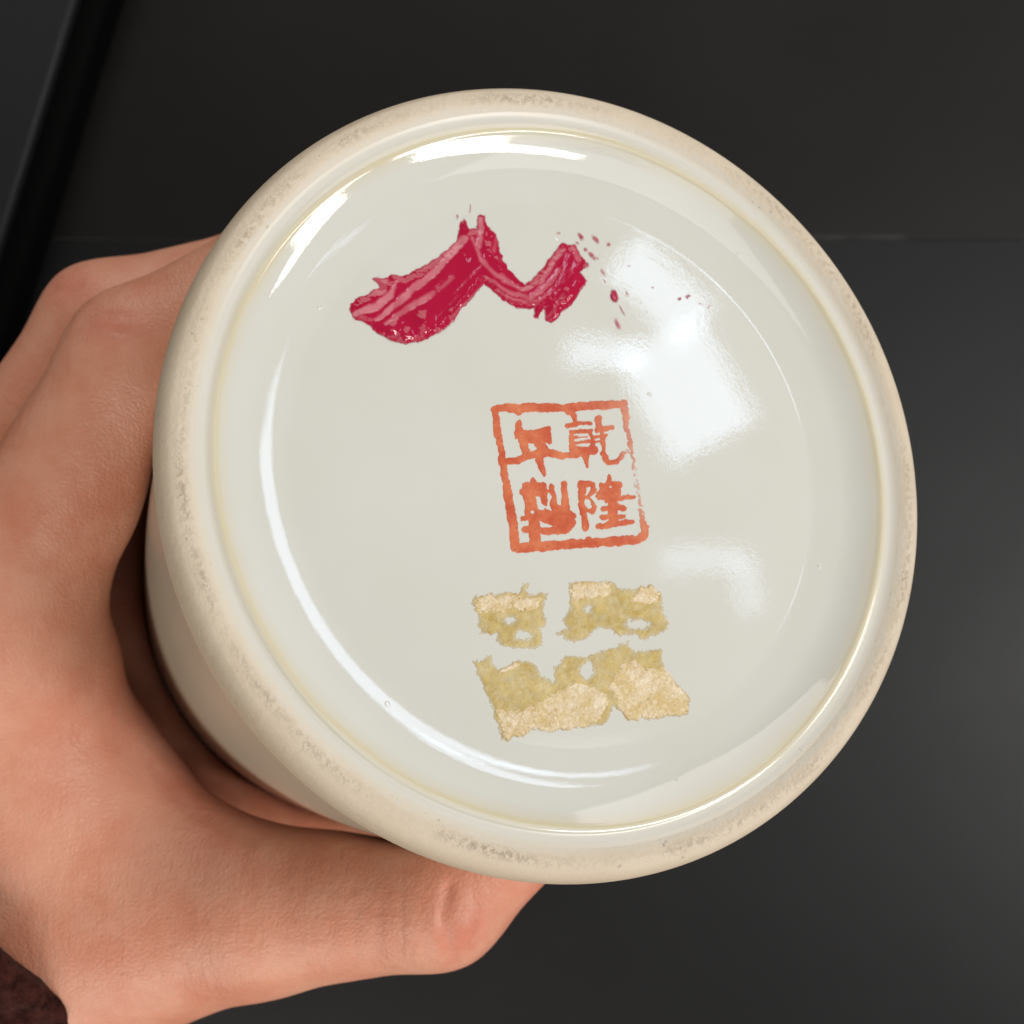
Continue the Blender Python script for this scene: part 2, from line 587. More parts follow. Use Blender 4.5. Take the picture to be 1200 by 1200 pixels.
# --- red seal: frame and four characters, brushed in overglaze enamel
k = NT('iron_red_enamel')
at = k.n('ShaderNodeAttribute', attribute_name='thin')
cl = k.mix(k.ramp(k.noise(300, 5, 0.7), [(0.38, (0, 0, 0)), (0.7, (1, 1, 1))]), (0.58, 0.095, 0.036), (0.76, 0.24, 0.105))
cl = k.mix(k.ramp(k.noise(2600, 2), [(0.66, (0, 0, 0)), (0.72, (.7,) * 3)]), cl, (0.36, 0.07, 0.045))
cl = k.mix(at.outputs['Fac'], cl, (0.66, 0.44, 0.35))
M_SEAL = k.setp(Base_Color=cl, Roughness=0.30, Normal=k.bump(k.noise(1500, 3), 0.1, 0.0002), Specular_IOR_Level=0.35)

Q = 1200 / 220.0
FRAME = [([(98, 172), (130, 155), (260, 155), (330, 146), (550, 152), (720, 138), (935, 130)], [16, 27, 30, 30, 26, 30, 28]),
         ([(245, 165), (262, 182)], 20),
         ([(935, 135), (955, 300), (985, 450), (1010, 600), (1030, 750), (1065, 930)], [27, 22, 19, 17, 17, 26]),
         ([(1078, 915), (1068, 960), (1030, 990), (900, 1003), (700, 1018), (400, 1042), (265, 1052), (235, 1025)], [22, 30, 32, 31, 30, 32, 33, 26]),
         ([(690, 1015), (710, 990)], 18),
         ([(112, 168), (118, 250), (148, 420), (172, 600), (205, 780), (228, 950), (240, 1040)], [24, 24, 25, 24, 30, 31, 34])]
NIAN = [([(263, 240), (262, 320)], [17, 34]), ([(245, 318), (350, 312), (455, 290)], [18, 24, 20]), ([(455, 300), (462, 370)], 16),
        ([(285, 340), (310, 440)], 28), ([(310, 352), (440, 345)], 32), ([(395, 380), (430, 430)], 34),
        ([(168, 497), (250, 490), (330, 455), (450, 440), (540, 458), (640, 452)], [22, 24, 25, 28, 24, 20]),
        ([(390, 440), (405, 530), (425, 578)], [26, 23, 13])]
QIAN = [([(572, 182), (615, 190)], 16), ([(610, 185), (625, 255)], [20, 16]), ([(575, 266), (650, 252), (722, 252)], [19, 15, 12]),
        ([(600, 310), (602, 440)], 17), ([(600, 308), (725, 298)], 15), ([(612, 378), (720, 366)], 13), ([(612, 342), (700, 336)], 7),
        ([(722, 300), (738, 400)], 14), ([(620, 425), (745, 425)], [28, 26]), ([(685, 450), (697, 526)], [28, 12]),
        ([(772, 222), (765, 290)], [24, 20]), ([(765, 282), (850, 282)], 18), ([(745, 335), (815, 325)], 13), ([(735, 372), (780, 362)], 10),
        ([(798, 300), (803, 450), (832, 503), (890, 500), (925, 450), (958, 418)], [17, 20, 20, 19, 20, 16])]
ZHI = [([(352, 617), (350, 700)], [20, 30]), ([(290, 690), (430, 695)], [26, 28]), ([(305, 650), (408, 655)], 23), ([(330, 700), (345, 820)], 44),
       ([(420, 655), (428, 760)], 22), ([(470, 655), (490, 790)], [17, 27]), ([(550, 640), (562, 800)], [22, 30]), ([(500, 795), (612, 838)], [30, 20]),
       ([(282, 862), (420, 832)], 18), ([(400, 830), (560, 885), (600, 880)], [44, 52, 30]), ([(300, 930), (420, 942), (560, 935), (600, 905)], [22, 26, 26, 20]),
       ([(360, 850), (365, 1030)], [38, 36])]
LONG = [([(660, 640), (672, 780), (690, 925)], [24, 24, 20]), ([(660, 640), (730, 638), (738, 680), (705, 725)], [22, 20, 20, 16]), ([(705, 725), (745, 780), (735, 815)], [16, 18, 16]),
        ([(690, 800), (735, 812)], 12), ([(835, 585), (835, 645)], [11, 27]), ([(795, 655), (900, 645)], 24), ([(790, 705), (880, 695)], 36),
        ([(830, 742), (990, 722)], [20, 16]), ([(862, 740), (866, 885)], 30), ([(802, 797), (935, 790)], 19), ([(795, 852), (930, 846)], 17), ([(765, 915), (860, 893), (988, 884)], [17, 26, 16])]
HOLES = {'nian': [(347, 408, 21, 18)], 'zhi': [(402, 792, 22, 14), (455, 720, 12, 30), (348, 822, 12, 8)], 'long': [(700, 762, 19, 26), (762, 660, 10, 12), (845, 655, 9, 6)], 'qian': [(670, 350, 32, 9), (780, 410, 16, 22)], 'frame': []}
X, Y, gx, gy = grid(568, 460, 774, 660, 0.75)
SX, SY = (X - 560) * Q, (Y - 450) * Q
wx = SX + 11 * fbm(SX / 45, SY / 45, 3)
wy = SY + 11 * fbm(SX / 45, SY / 45, 31)
for i_, (nm, st) in enumerate((('frame', FRAME), ('nian', NIAN), ('qian', QIAN), ('zhi', ZHI), ('long', LONG))):
    f = np.full(SX.shape, -1e9)
    for pts, r in st:
        f = np.maximum(f, stroke(wx, wy, pts, r))
    f = f - 0.8 + 6 * fbm(SX / 16, SY / 16, 5)
    for hx, hy, rx, ry in HOLES[nm]:
        f = np.minimum(f, (np.hypot((wx - hx) / rx, (wy - hy) / ry) - 1) * min(rx, ry))
    thin = np.zeros_like(f)
    if nm in ('frame', 'qian'):
        # enamel worn away along the right side
        wear = np.exp(-((SY - 660) / 190) ** 2) * sstep(860, 960, SX) + 0.35 * np.exp(-((SY - 330) / 260) ** 2) * sstep(880, 950, SX)
        f = f - 40 * wear * np.clip(fbm(SX / 13, SY / 13, 77) + 0.30, 0, 1)
        thin = np.clip(wear * 0.85 + 0.15 * sstep(600, 900, SX) * (1 - sstep(150, 500, SY)), 0, 1)
    h = 0.0008 * sstep(0, 20, f) + 0.0004 * fbm(SX / 30, SY / 30, 9)
    if nm == 'frame':
        seal = field_mesh('seal_mark', gx, gy, f, h, M_SEAL, vase, {'thin': thin})
        tag(seal, 'orange red square seal with four characters')
    else:
        field_mesh('character', gx, gy, f, h + 0.0006, M_SEAL, seal, {'thin': thin})

# --- crimson lacquer smear
k = NT('crimson_lacquer')
at = k.n('ShaderNodeAttribute', attribute_name='thin')
cl = k.mix(k.noise(300, 3), (0.40, 0.003, 0.036), (0.49, 0.007, 0.052))
cl = k.mix(at.outputs['Fac'], cl, (0.78, 0.33, 0.38))
ed_ = k.n('ShaderNodeAttribute', attribute_name='edge')
tr = k.n('ShaderNodeBsdfTransparent')
mx = k.n('ShaderNodeMixShader')
k.l(k.math('MULTIPLY', ed_.outputs['Fac'], 0.75), mx.inputs[0])
k.l(k.b.outputs[0], mx.inputs[1])
k.l(tr.outputs[0], mx.inputs[2])
k.l(mx.outputs[0], k.t.nodes['Material Output'].inputs['Surface'])
M_LACQ = k.setp(Base_Color=cl, Roughness=0.09, Specular_IOR_Level=0.42, Normal=k.bump(k.noise(450, 3, 0.6), 0.07, 0.0005), Coat_Weight=0.0, Coat_Roughness=0.08)
W = 1200 / 380.0
SM = [(90, 450), (98, 425), (112, 410), (150, 398), (203, 368), (190, 350), (172, 338), (182, 330), (200, 332), (235, 336), (252, 320), (268, 322), (300, 325), (345, 300), (372, 284), (420, 255), (482, 205), (496, 165), (503, 122), (515, 108), (527, 122), (540, 152), (560, 148), (570, 105), (580, 96), (594, 105), (602, 142), (640, 172), (650, 232), (682, 302), (742, 356), (782, 322), (832, 262), (880, 200), (902, 215), (930, 206), (945, 245), (985, 290), (950, 312), (972, 345), (945, 395), (918, 432), (882, 460), (868, 485), (845, 503), (820, 496), (812, 450), (800, 465), (792, 490), (770, 482), (776, 450), (712, 446), (672, 425), (640, 400), (590, 360), (560, 395), (520, 440), (480, 490), (430, 540), (385, 562), (340, 576), (300, 580), (270, 574), (200, 546), (165, 510), (150, 500), (112, 492)]
X, Y, gx, gy = grid(404, 246, 700, 408, 0.8)
SX, SY = (X - 380) * W, (Y - 220) * W
wx = SX + 7 * fbm(SX / 30, SY / 30, 41)
wy = SY + 7 * fbm(SX / 30, SY / 30, 43)
f = poly_sd(wx, wy, SM) + 4 * fbm(SX / 12, SY / 12, 8)
T = [([(112, 468), (190, 440), (240, 400), (268, 345)], [10, 17, 13, 6], 1.0), ([(190, 490), (300, 400), (420, 300), (515, 192)], [7, 15, 13, 16], 1.0), ([(225, 503), (320, 440), (400, 395)], [5, 15, 10], .8),
     ([(420, 385), (470, 335)], [5, 8], .5), ([(580, 118), (568, 215)], [10, 12], 1.0), ([(545, 190), (580, 270), (640, 330), (730, 378), (800, 352), (870, 235)], [5, 6, 8, 9, 10, 12], .75),
     ([(600, 335), (690, 395), (760, 412), (830, 360), (865, 310)], [4, 8, 9, 9, 10], .75), ([(640, 385), (720, 425), (790, 420), (850, 380)], [3, 5, 6, 4], .6), ([(360, 300), (470, 225)], [5, 6], .6),
     ([(640, 180), (625, 235)], [6, 8], .35), ([(925, 230), (935, 265)], [10, 14], .6), ([(470, 480), (585, 365)], [4, 6], .5), ([(825, 480), (880, 400)], [4, 6], .35)]
thin = np.zeros_like(f)
for pts, r, s in T:
    thin = np.maximum(thin, 0.62 * s * sstep(-6, 6, stroke(wx, wy, pts, [0.9 * q_ for q_ in r])) * (0.8 + 0.6 * vnoise(SX / 30, SY / 30, 61)))
thin = np.clip(np.maximum(thin, 0.35 * (1 - sstep(0, 5, f))), 0, 1)
thin = np.where((SX < 230) & (SY < 400), np.maximum(thin, 0.22), thin)
h = 0.022 * sstep(0, 34, f) - 0.012 * thin * sstep(0, 16, f)
for bx, by, br, bh in [(250, 522, 38, .05), (365, 500, 42, .06), (300, 545, 30, .03), (440, 520, 36, .02), (480, 475, 30, .03), (610, 225, 26, .035), (640, 275, 22, .03), (655, 310, 20, .02), (520, 265, 22, .015), (900, 395, 26, .03), (850, 450, 20, .035), (835, 405, 14, .02), (930, 240, 18, .03), (885, 420, 14, .025)]:
    h = h + 0.6 * bh * np.exp(-((wx - bx) ** 2 + (wy - by) ** 2) / (0.5 * br * br))
# brush furrows run along each stroke
fur = np.where(SX < 590, vnoise((SX * .72 + SY * .69) / 16, (SX * .69 - SY * .72) / 140, 51), vnoise((np.hypot(SX - 735, SY - 200)) / 11, np.arctan2(SY - 200, SX - 735) * 3, 53))
h = h + 0.005 * fur * sstep(0, 18, f)
h = np.maximum(h, 0.0015)
smear = field_mesh('lacquer_smear', gx, gy, f, h, M_LACQ, vase, {'thin': thin, 'edge': 1 - sstep(0, 6, f)})
tag(smear, 'glossy crimson brush smear shaped like a wave')
DROPS = [(950, 182, 18, 9, 55, .3), (1003, 190, 24, 8, 50, .4), (1052, 212, 7, 10, 0, .6), (990, 252, 20, 8, 50, .5), (966, 230, 9, 7, 20, .5), (965, 288, 18, 11, -20, .3), (1030, 312, 16, 7, 60, .3), (1038, 345, 8, 4, 60, .5), (1072, 402, 26, 15, 75, .0), (1100, 452, 32, 3, 62, .2), (1085, 505, 24, 9, 65, .7), (1120, 393, 9, 5, 70, .4), (1127, 290, 6, 4, 0, .5), (868, 170, 9, 6, 0, .85), (540, 70, 26, 3, 92, .4), (492, 105, 10, 4, 80, .5), (1315, 412, 10, 6, -25, .2), (1345, 402, 11, 7, -35, .2), (1395, 432, 12, 3, 20, .4), (1425, 438, 10, 4, -50, .4), (1215, 370, 4, 4, 0, .3), (1192, 460, 4, 3, 0, .5), (935, 205, 8, 5, 40, .4), (1010, 262, 7, 4, 40, .5)]
for q, (cx, cy, ra, rb, an, tn) in enumerate(DROPS):
    px, py = 380 + cx / W, 220 + cy / W
    rr = (max(ra, rb) + 8) / W
    X, Y, gx, gy = grid(px - rr, py - rr, px + rr, py + rr, 0.45)
    SX, SY = (X - 380) * W - cx, (Y - 220) * W - cy
    c, s = math.cos(math.radians(an)), math.sin(math.radians(an))
    u, v = SX * c + SY * s, -SX * s + SY * c
    f = (1 - np.hypot(u / ra, v / rb)) * min(ra, rb) + 4.5 * fbm(SX / 10 + q * 9, SY / 10, 60 + q) * min(1, rb / 6)
    if not (f > 0).any():
        continue
    field_mesh('splash', gx, gy, f, 0.012 * sstep(0, 8, f), M_LACQ, smear, {'thin': np.full(f.shape, tn * 0.7), 'edge': np.clip(1 - sstep(0, 7, f) + 0.35 * tn, 0, 1)})

# --- what is left of a torn paper label: yellowed glue with patches of paper fibre on it
k = NT('old_glue')
cl = k.mix(k.ramp(k.noise(420, 4, 0.7), [(0.35, (0, 0, 0)), (0.7, (1, 1, 1))]), (0.58, 0.40, 0.085), (0.80, 0.62, 0.26))
cl = k.mix(k.ramp(k.noise(900, 4, .7), [(0.45, (0, 0, 0)), (0.65, (.7,) * 3)]), cl, (0.80, 0.66, 0.36))
cl = k.mix(k.ramp(k.noise(1500, 3, .7), [(0.68, (0, 0, 0)), (0.76, (.6,) * 3)]), cl, (0.30, 0.20, 0.07))
at = k.n('ShaderNodeAttribute', attribute_name='thin')
tr = k.n('ShaderNodeBsdfTransparent')
mx = k.n('ShaderNodeMixShader')
al = k.math('MULTIPLY', k.math('SUBTRACT', 1.0, at.outputs['Fac']), k.ramp(k.noise(700, 4, 0.7), [(0.3, (.6,) * 3), (0.6, (1,) * 3)]))
out = k.t.nodes['Material Output']
k.l(al, mx.inputs[0])
k.l(tr.outputs[0], mx.inputs[1])
k.l(k.b.outputs[0], mx.inputs[2])
k.l(mx.outputs[0], out.inputs['Surface'])
M_GLUE = k.setp(Base_Color=cl, Roughness=0.5, Normal=k.bump(k.noise(1100, 4, 0.7), 0.4, 0.0003))
k = NT('paper_fibre')
wv = k.noise(700, 2)
mp = k.n('ShaderNodeMapping')
mp.inputs['Scale'].default_value = (1, 1, 1)
k.l(k.coord(), mp.inputs[0])
vo = k.n('ShaderNodeTexVoronoi', Scale=1500)
k.l(mp.outputs[0], vo.inputs['Vector'])
fn_ = k.n('ShaderNodeTexNoise', Scale=1150, Detail=4.0, Roughness=0.7, Distortion=2.2)
k.l(mp.outputs[0], fn_.inputs['Vector'])
fib = fn_.outputs['Fac']
cl = k.mix(k.ramp(k.math('ADD', k.math('MULTIPLY', fib, 0.7), k.math('MULTIPLY', k.noise(420, 3), 0.3)), [(0.36, (0, 0, 0)), (0.60, (1, 1, 1))]), (0.64, 0.44, 0.17), (0.95, 0.82, 0.62))
cl = k.mix(k.ramp(k.noise(330, 4, 0.7), [(0.46, (0, 0, 0)), (0.66, (.75,) * 3)]), cl, (0.70, 0.50, 0.17))
M_PAPER = k.setp(Base_Color=cl, Roughness=0.42, Normal=k.bump(k.math('ADD', fib, k.math('MULTIPLY', vo.outputs['Distance'], 0.5)), 0.55, 0.0004), Specular_IOR_Level=0.5)
FRAG = [
    ([(85, 190), (90, 165), (110, 148), (200, 148), (240, 130), (300, 142), (322, 115), (342, 90), (370, 93), (345, 132), (380, 142), (450, 138), (440, 175), (430, 200), (436, 290), (415, 310), (430, 388), (370, 402), (280, 400), (222, 380), (200, 332), (130, 330), (112, 290), (125, 250)],
     [(265, 266, 30, 13), (335, 340, 40, 26)],
     [[(108, 200), (118, 152), (165, 148), (210, 160), (260, 138), (330, 160), (380, 150), (428, 148), (418, 200), (370, 232), (300, 212), (200, 240), (125, 236)]]),
    ([(540, 95), (600, 82), (742, 80), (790, 122), (850, 120), (930, 105), (975, 140), (1000, 260), (1022, 290), (960, 340), (890, 362), (860, 332), (780, 345), (740, 302), (690, 300), (620, 362), (550, 370), (495, 330), (540, 302), (513, 270), (555, 210)],
     [(872, 285, 56, 24), (630, 215, 18, 10)],
     [[(545, 100), (600, 85), (745, 85), (742, 150), (670, 165), (600, 180), (582, 212), (560, 180)], [(828, 185), (850, 150), (880, 120), (930, 108), (970, 142), (962, 190), (915, 200), (870, 190)]]),
    ([(85, 450), (130, 458), (160, 438), (182, 440), (195, 480), (212, 500), (250, 480), (300, 455), (375, 460), (400, 508), (440, 535), (470, 560), (482, 480), (530, 436), (620, 440), (680, 420), (760, 390), (800, 378), (830, 365), (860, 410), (930, 405), (985, 395), (1000, 500), (1060, 570), (1122, 640), (1097, 710), (1000, 718), (830, 742), (780, 690), (750, 662), (738, 745), (640, 772), (530, 776), (450, 792), (390, 772), (330, 812), (230, 832), (190, 690), (132, 560)],
     [(635, 500, 38, 52), (850, 380, 14, 30)],
     [[(192, 650), (240, 690), (320, 690), (420, 650), (480, 600), (550, 575), (600, 555), (670, 580), (720, 610), (730, 660), (690, 740), (640, 768), (530, 774), (450, 788), (390, 768), (330, 808), (235, 828)],
      [(790, 470), (850, 450), (900, 500), (985, 480), (1050, 570), (1115, 640), (1092, 705), (1000, 712), (832, 736), (775, 680), (770, 640), (720, 590), (760, 540)],
      [(205, 505), (260, 480), (320, 458), (300, 500), (240, 520), (215, 530)]]),
]
for q, (outl, holes, papers) in enumerate(FRAG):
    o_ = np.array(outl)
    x0, y0, x1, y1 = 530 + o_[:, 0].min() / 4 - 4, 660 + o_[:, 1].min() / 4 - 4, 530 + o_[:, 0].max() / 4 + 4, 660 + o_[:, 1].max() / 4 + 4
    X, Y, gx, gy = grid(x0, y0, x1, y1, 0.75)
    SX, SY = (X - 530) * 4, (Y - 660) * 4
    wx, wy = SX + 16 * fbm(SX / 26, SY / 26, 80 + q), SY + 16 * fbm(SX / 26, SY / 26, 90 + q)
    f = poly_sd(wx, wy, outl) + 9 * fbm(SX / 9, SY / 9, 70 + q)
    for hx, hy, rx, ry in holes:
        f = np.minimum(f, (np.hypot((wx - hx) / rx, (wy - hy) / ry) - 0.8) * min(rx, ry) + 13 * fbm(SX / 12, SY / 12, 170 + q))
    f = f - 26 * np.clip(fbm(SX / 22, SY / 22, 100 + q) - 0.42, 0, 1) * (1 - sstep(620, 700, SY))
    thin = 0.55 * (1 - sstep(0, 16, f)) + 0.15
    h = 0.006 * sstep(0, 18, f) + 0.005 * np.clip(fbm(SX / 14, SY / 14, 33), -.3, 1)
    fr = field_mesh('label_residue', gx, gy, f, np.maximum(h, 0.001), M_GLUE, vase, {'thin': thin})
    tag(fr, ['yellowed glue scrap of the torn label, upper left piece', 'yellowed glue scrap of the torn label, upper right piece', 'largest torn label scrap, along the bottom'][q])
    for j, pp in enumerate(papers):
        g = np.minimum(poly_sd(wx, wy, pp) + 11 * fbm(SX / 8, SY / 8, 120 + q * 5 + j), f + 2)
        field_mesh('paper_patch', gx, gy, g, 0.003 + 0.007 * sstep(0, 14, g) + 0.005 * fbm(SX / 12, SY / 12, 150 + j), M_PAPER, fr, None, 0.004)


# ------------------------------------------------------------------ the hand
def PL(px, py, L):
    """point seen at (px, py) that lies L cm along the vase from its base"""
    rr = ray(px, py)
    t = np.dot(BASE - L * N - CAM, N) / np.dot(rr, N)
    return CAM + rr * t


def PD(px, py, depth):
    rr = ray(px, py)
    return CAM + rr * (depth / -rr[2])


def body_radius(L):
    return np.interp(L, -body_prof[:, 1], body_prof[:, 0])


def cyl(phi_deg, L, off):
    """point off cm outside the vase wall, at an angle (picture directions, 0 = right, 90 = up)"""
    a = math.radians(phi_deg) - AZ
    r = float(body_radius(L)) + off
    return BASE + r * (math.cos(a) * E1 + math.sin(a) * E2) - L * N


def px_of(P):
    return (round(600 + FPX * P[0] / (CAM_Z - P[2])), round(600 - FPX * P[1] / (CAM_Z - P[2])), round(CAM_Z - P[2], 1))


def vase_coords(P):
    d = P - BASE
    L = -np.dot(d, N)
    r = math.hypot(np.dot(d, E1), np.dot(d, E2))
    return (round(r, 2), round(math.degrees(math.atan2(np.dot(d, E2), np.dot(d, E1)) + AZ) % 360), round(L, 1))


caps = []      # (points, radii, blend)
I_MCP, I_PIP, I_DIP, I_TIP = PD(8, 690, 19.2), PD(166, 428, 18.5), PD(345, 315, 18.9), PD(480, 270, 19.6)
M_MCP, M_PIP, M_DIP, M_TIP = PD(-45, 650, 21.2), PD(128, 388, 20.6), PD(320, 330, 21.2), PD(470, 290, 21.9)
R_MCP, R_PIP, R_DIP, R_TIP = PD(-55, 690, 23.1), PD(130, 440, 22.7), PD(310, 370, 23.2), PD(440, 330, 23.8)
P_MCP, P_PIP, P_DIP, P_TIP = PD(-35, 760, 24.8), PD(120, 540, 24.5), PD(240, 460, 25.0), PD(340, 410, 25.4)
T_CMC, T_MCP, T_IP, T_TIP = PD(85, 1120, 20.6), PD(305, 1068, 19.6), PD(512, 1048, 18.9), PD(645, 945, 18.9)
WR1, WR2 = PD(-60, 1230, 22.0), PD(-130, 1190, 25.0)
FA1, FA2 = PD(-330, 1560, 23.5), PD(-400, 1500, 26.5)
if False:
    for nm in 'I_MCP I_PIP I_DIP I_TIP M_PIP M_DIP M_TIP R_PIP R_DIP P_PIP T_CMC T_MCP T_IP T_TIP'.split():
        print(nm, vase_coords(eval(nm)))
chains = [
    ([I_MCP, I_PIP, I_DIP, I_TIP], [1.22, 1.06, 0.92, 0.72]),
    ([M_MCP, M_PIP, M_DIP, M_TIP], [1.22, 1.06, 0.92, 0.72]),
    ([R_MCP, R_PIP, R_DIP, R_TIP], [1.15, 0.98, 0.86, 0.68]),
    ([P_MCP, P_PIP, P_DIP, P_TIP], [1.05, 0.85, 0.76, 0.60]),
    ([T_CMC, T_MCP, T_IP, T_TIP], [1.45, 1.22, 1.02, 0.74]),
]
palm = [
    ([WR1, I_MCP], [1.75, 1.25]), ([WR1, M_MCP], [1.8, 1.25]), ([WR2, R_MCP], [1.7, 1.2]), ([WR2, P_MCP], [1.6, 1.1]),
    ([WR1, T_CMC], [1.85, 1.5]), ([WR1, FA1], [2.0, 2.5]), ([WR2, FA2], [2.0, 2.5]), ([(WR1 + WR2) / 2, (FA1 + FA2) / 2], [2.1, 2.7]),
    # thenar and the web between thumb and index finger
    ([PD(45, 800, 20.0), PD(60, 930, 20.6), PD(120, 1030, 20.8)], [1.15, 1.45, 1.5]),
    ([PD(95, 960, 20.4), PD(205, 1020, 20.2)], [1.2, 1.15]),
    ([cyl(165, 11.2, 1.25), cyl(190, 11.2, 1.2), cyl(215, 11.4, 1.2), cyl(238, 11.4, 1.3), cyl(256, 11.2, 1.5), cyl(272, 11.0, 1.7)], [1.25, 1.3, 1.3, 1.3, 1.3, 1.2]),
    ([PD(60, 880, 21.8), PD(170, 1030, 21.8)], [1.2, 1.2]),
]
VOX = 0.085
lo = np.array([-13.6, -13.4, CAM_Z - 28.6])
hi = np.array([2.2, 6.0, CAM_Z - 16.2])
nx, ny, nz = [int(v) for v in np.ceil((hi - lo) / VOX)]
gxs = [np.float32(lo[i]) + np.arange(n_, dtype=np.float32) * np.float32(VOX) for i, n_ in enumerate((nx, ny, nz))]
GX, GY, GZ = np.meshgrid(*gxs, indexing='ij')


def cap_sd(a, b, ra, rb):
    d = (b - a).astype(np.float32)
    t = ((GX - a[0]) * d[0] + (GY - a[1]) * d[1] + (GZ - a[2]) * d[2]) / np.float32(np.dot(d, d))
    np.clip(t, 0, 1, out=t)
    return np.sqrt((GX - a[0] - t * d[0]) ** 2 + (GY - a[1] - t * d[1]) ** 2 + (GZ - a[2] - t * d[2]) ** 2) - (ra + (rb - ra) * t)


def smin(a, b, k_):
    h_ = np.clip(k_ - np.abs(a - b), 0, None) / k_
    return np.minimum(a, b) - h_ * h_ * k_ * 0.25


def chain_sd(pts, rr, k_):
    d = None
    for a, b, ra, rb in zip(pts[:-1], pts[1:], rr[:-1], rr[1:]):
        c = cap_sd(np.float32(a), np.float32(b), ra, rb).astype(np.float32)
        d = c if d is None else smin(d, c, k_)
    return d


H = None
for pts, rr in palm:
    c = chain_sd(pts, rr, 0.8)
    H = c if H is None else smin(H, c, 1.3)
for j, (pts, rr) in enumerate(chains):
    c = chain_sd(pts, rr, 0.35)
    if j == 4:
        H = smin(H, c, 1.0)
        continue
    fing = c if j == 0 else smin(fing, c, 0.14)
H = smin(H, fing, 0.55)
# flesh flattens against the porcelain
DX, DY, DZ = GX - np.float32(BASE[0]), GY - np.float32(BASE[1]), GZ - np.float32(BASE[2])
LL = -(DX * N[0] + DY * N[1] + DZ * N[2])
RR = np.sqrt(np.maximum(DX * DX + DY * DY + DZ * DZ - LL * LL, 0))
vs = (RR - np.interp(LL, -body_prof[:, 1], body_prof[:, 0]).astype(np.float32)) - 0.02
vs = np.where(LL < 0, np.maximum(vs, -LL), vs)
H = -smin(-H, vs, 0.25)


def surface_nets(Fv):
    s = Fv < 0
    nx_, ny_, nz_ = Fv.shape
    cnt = np.zeros((nx_ - 1, ny_ - 1, nz_ - 1), np.int8)
    corners = [(i, j, k_) for i in (0, 1) for j in (0, 1) for k_ in (0, 1)]
    sl = lambda i, j, k_: (slice(i, nx_ - 1 + i), slice(j, ny_ - 1 + j), slice(k_, nz_ - 1 + k_))
    for c in corners:
        cnt += s[sl(*c)]
    cells = np.argwhere((cnt > 0) & (cnt < 8))
    vid = -np.ones(cnt.shape, np.int64)
    vid[tuple(cells.T)] = np.arange(len(cells))
    acc = np.zeros((len(cells), 3))
    num = np.zeros(len(cells))
    for a in corners:
        for ax in range(3):
            if a[ax] == 1:
                continue
            b = list(a)
            b[ax] = 1
            fa = Fv[tuple((cells + a).T)]
            fb = Fv[tuple((cells + b).T)]
            m = (fa < 0) != (fb < 0)
            t = np.where(m, fa / np.where(m, fa - fb, 1), 0)
            p = np.array(a, float)[None, :] + np.eye(3)[ax][None, :] * t[:, None]
            acc[m] += p[m]
            num[m] += 1
    V = cells + acc / num[:, None]
    faces = []
    for ax in range(3):
        b1, b2 = [(1, 2), (2, 0), (0, 1)][ax]
        sa = [slice(1, -1)] * 3
        sb = [slice(1, -1)] * 3
        sa[ax] = slice(0, -1)
        sb[ax] = slice(1, None)
        d = s[tuple(sa)].astype(int) - s[tuple(sb)].astype(int)
        for sign in (1, -1):
            e = np.argwhere(d == sign)
            off = np.ones(3, int)
            off[ax] = 0
            e = e + off
            q = []
            for (o1, o2) in ((-1, -1), (0, -1), (0, 0), (-1, 0)):
                cidx = e.copy()
                cidx[:, b1] += o1
                cidx[:, b2] += o2
                q.append(vid[tuple(cidx.T)])
            q = np.stack(q, 1)
            faces.append(q if sign == 1 else q[:, ::-1])
    return V, np.concatenate(faces)


HV, HF = surface_nets(H)
HV = lo + HV * VOX
# relax the lattice steps
ed = np.concatenate([HF[:, [0, 1]], HF[:, [1, 2]], HF[:, [2, 3]], HF[:, [3, 0]]])
deg = np.bincount(ed.ravel(), minlength=len(HV)).astype(float)[:, None]


def laplace(A):
    sm = np.zeros_like(A)
    for d_ in range(A.shape[1]):
        sm[:, d_] = np.bincount(ed[:, 0], A[ed[:, 1], d_], len(A)) + np.bincount(ed[:, 1], A[ed[:, 0], d_], len(A))
    return sm / deg


for it in range(6):
    HV = HV + 0.5 * (laplace(HV) - HV)
fn = np.cross(HV[HF[:, 2]] - HV[HF[:, 0]], HV[HF[:, 3]] - HV[HF[:, 1]])
VN = np.zeros_like(HV)
for i in range(4):
    for d_ in range(3):
        VN[:, d_] += np.bincount(HF[:, i], fn[:, d_], len(HV))
VN /= np.linalg.norm(VN, axis=1)[:, None] + 1e-12
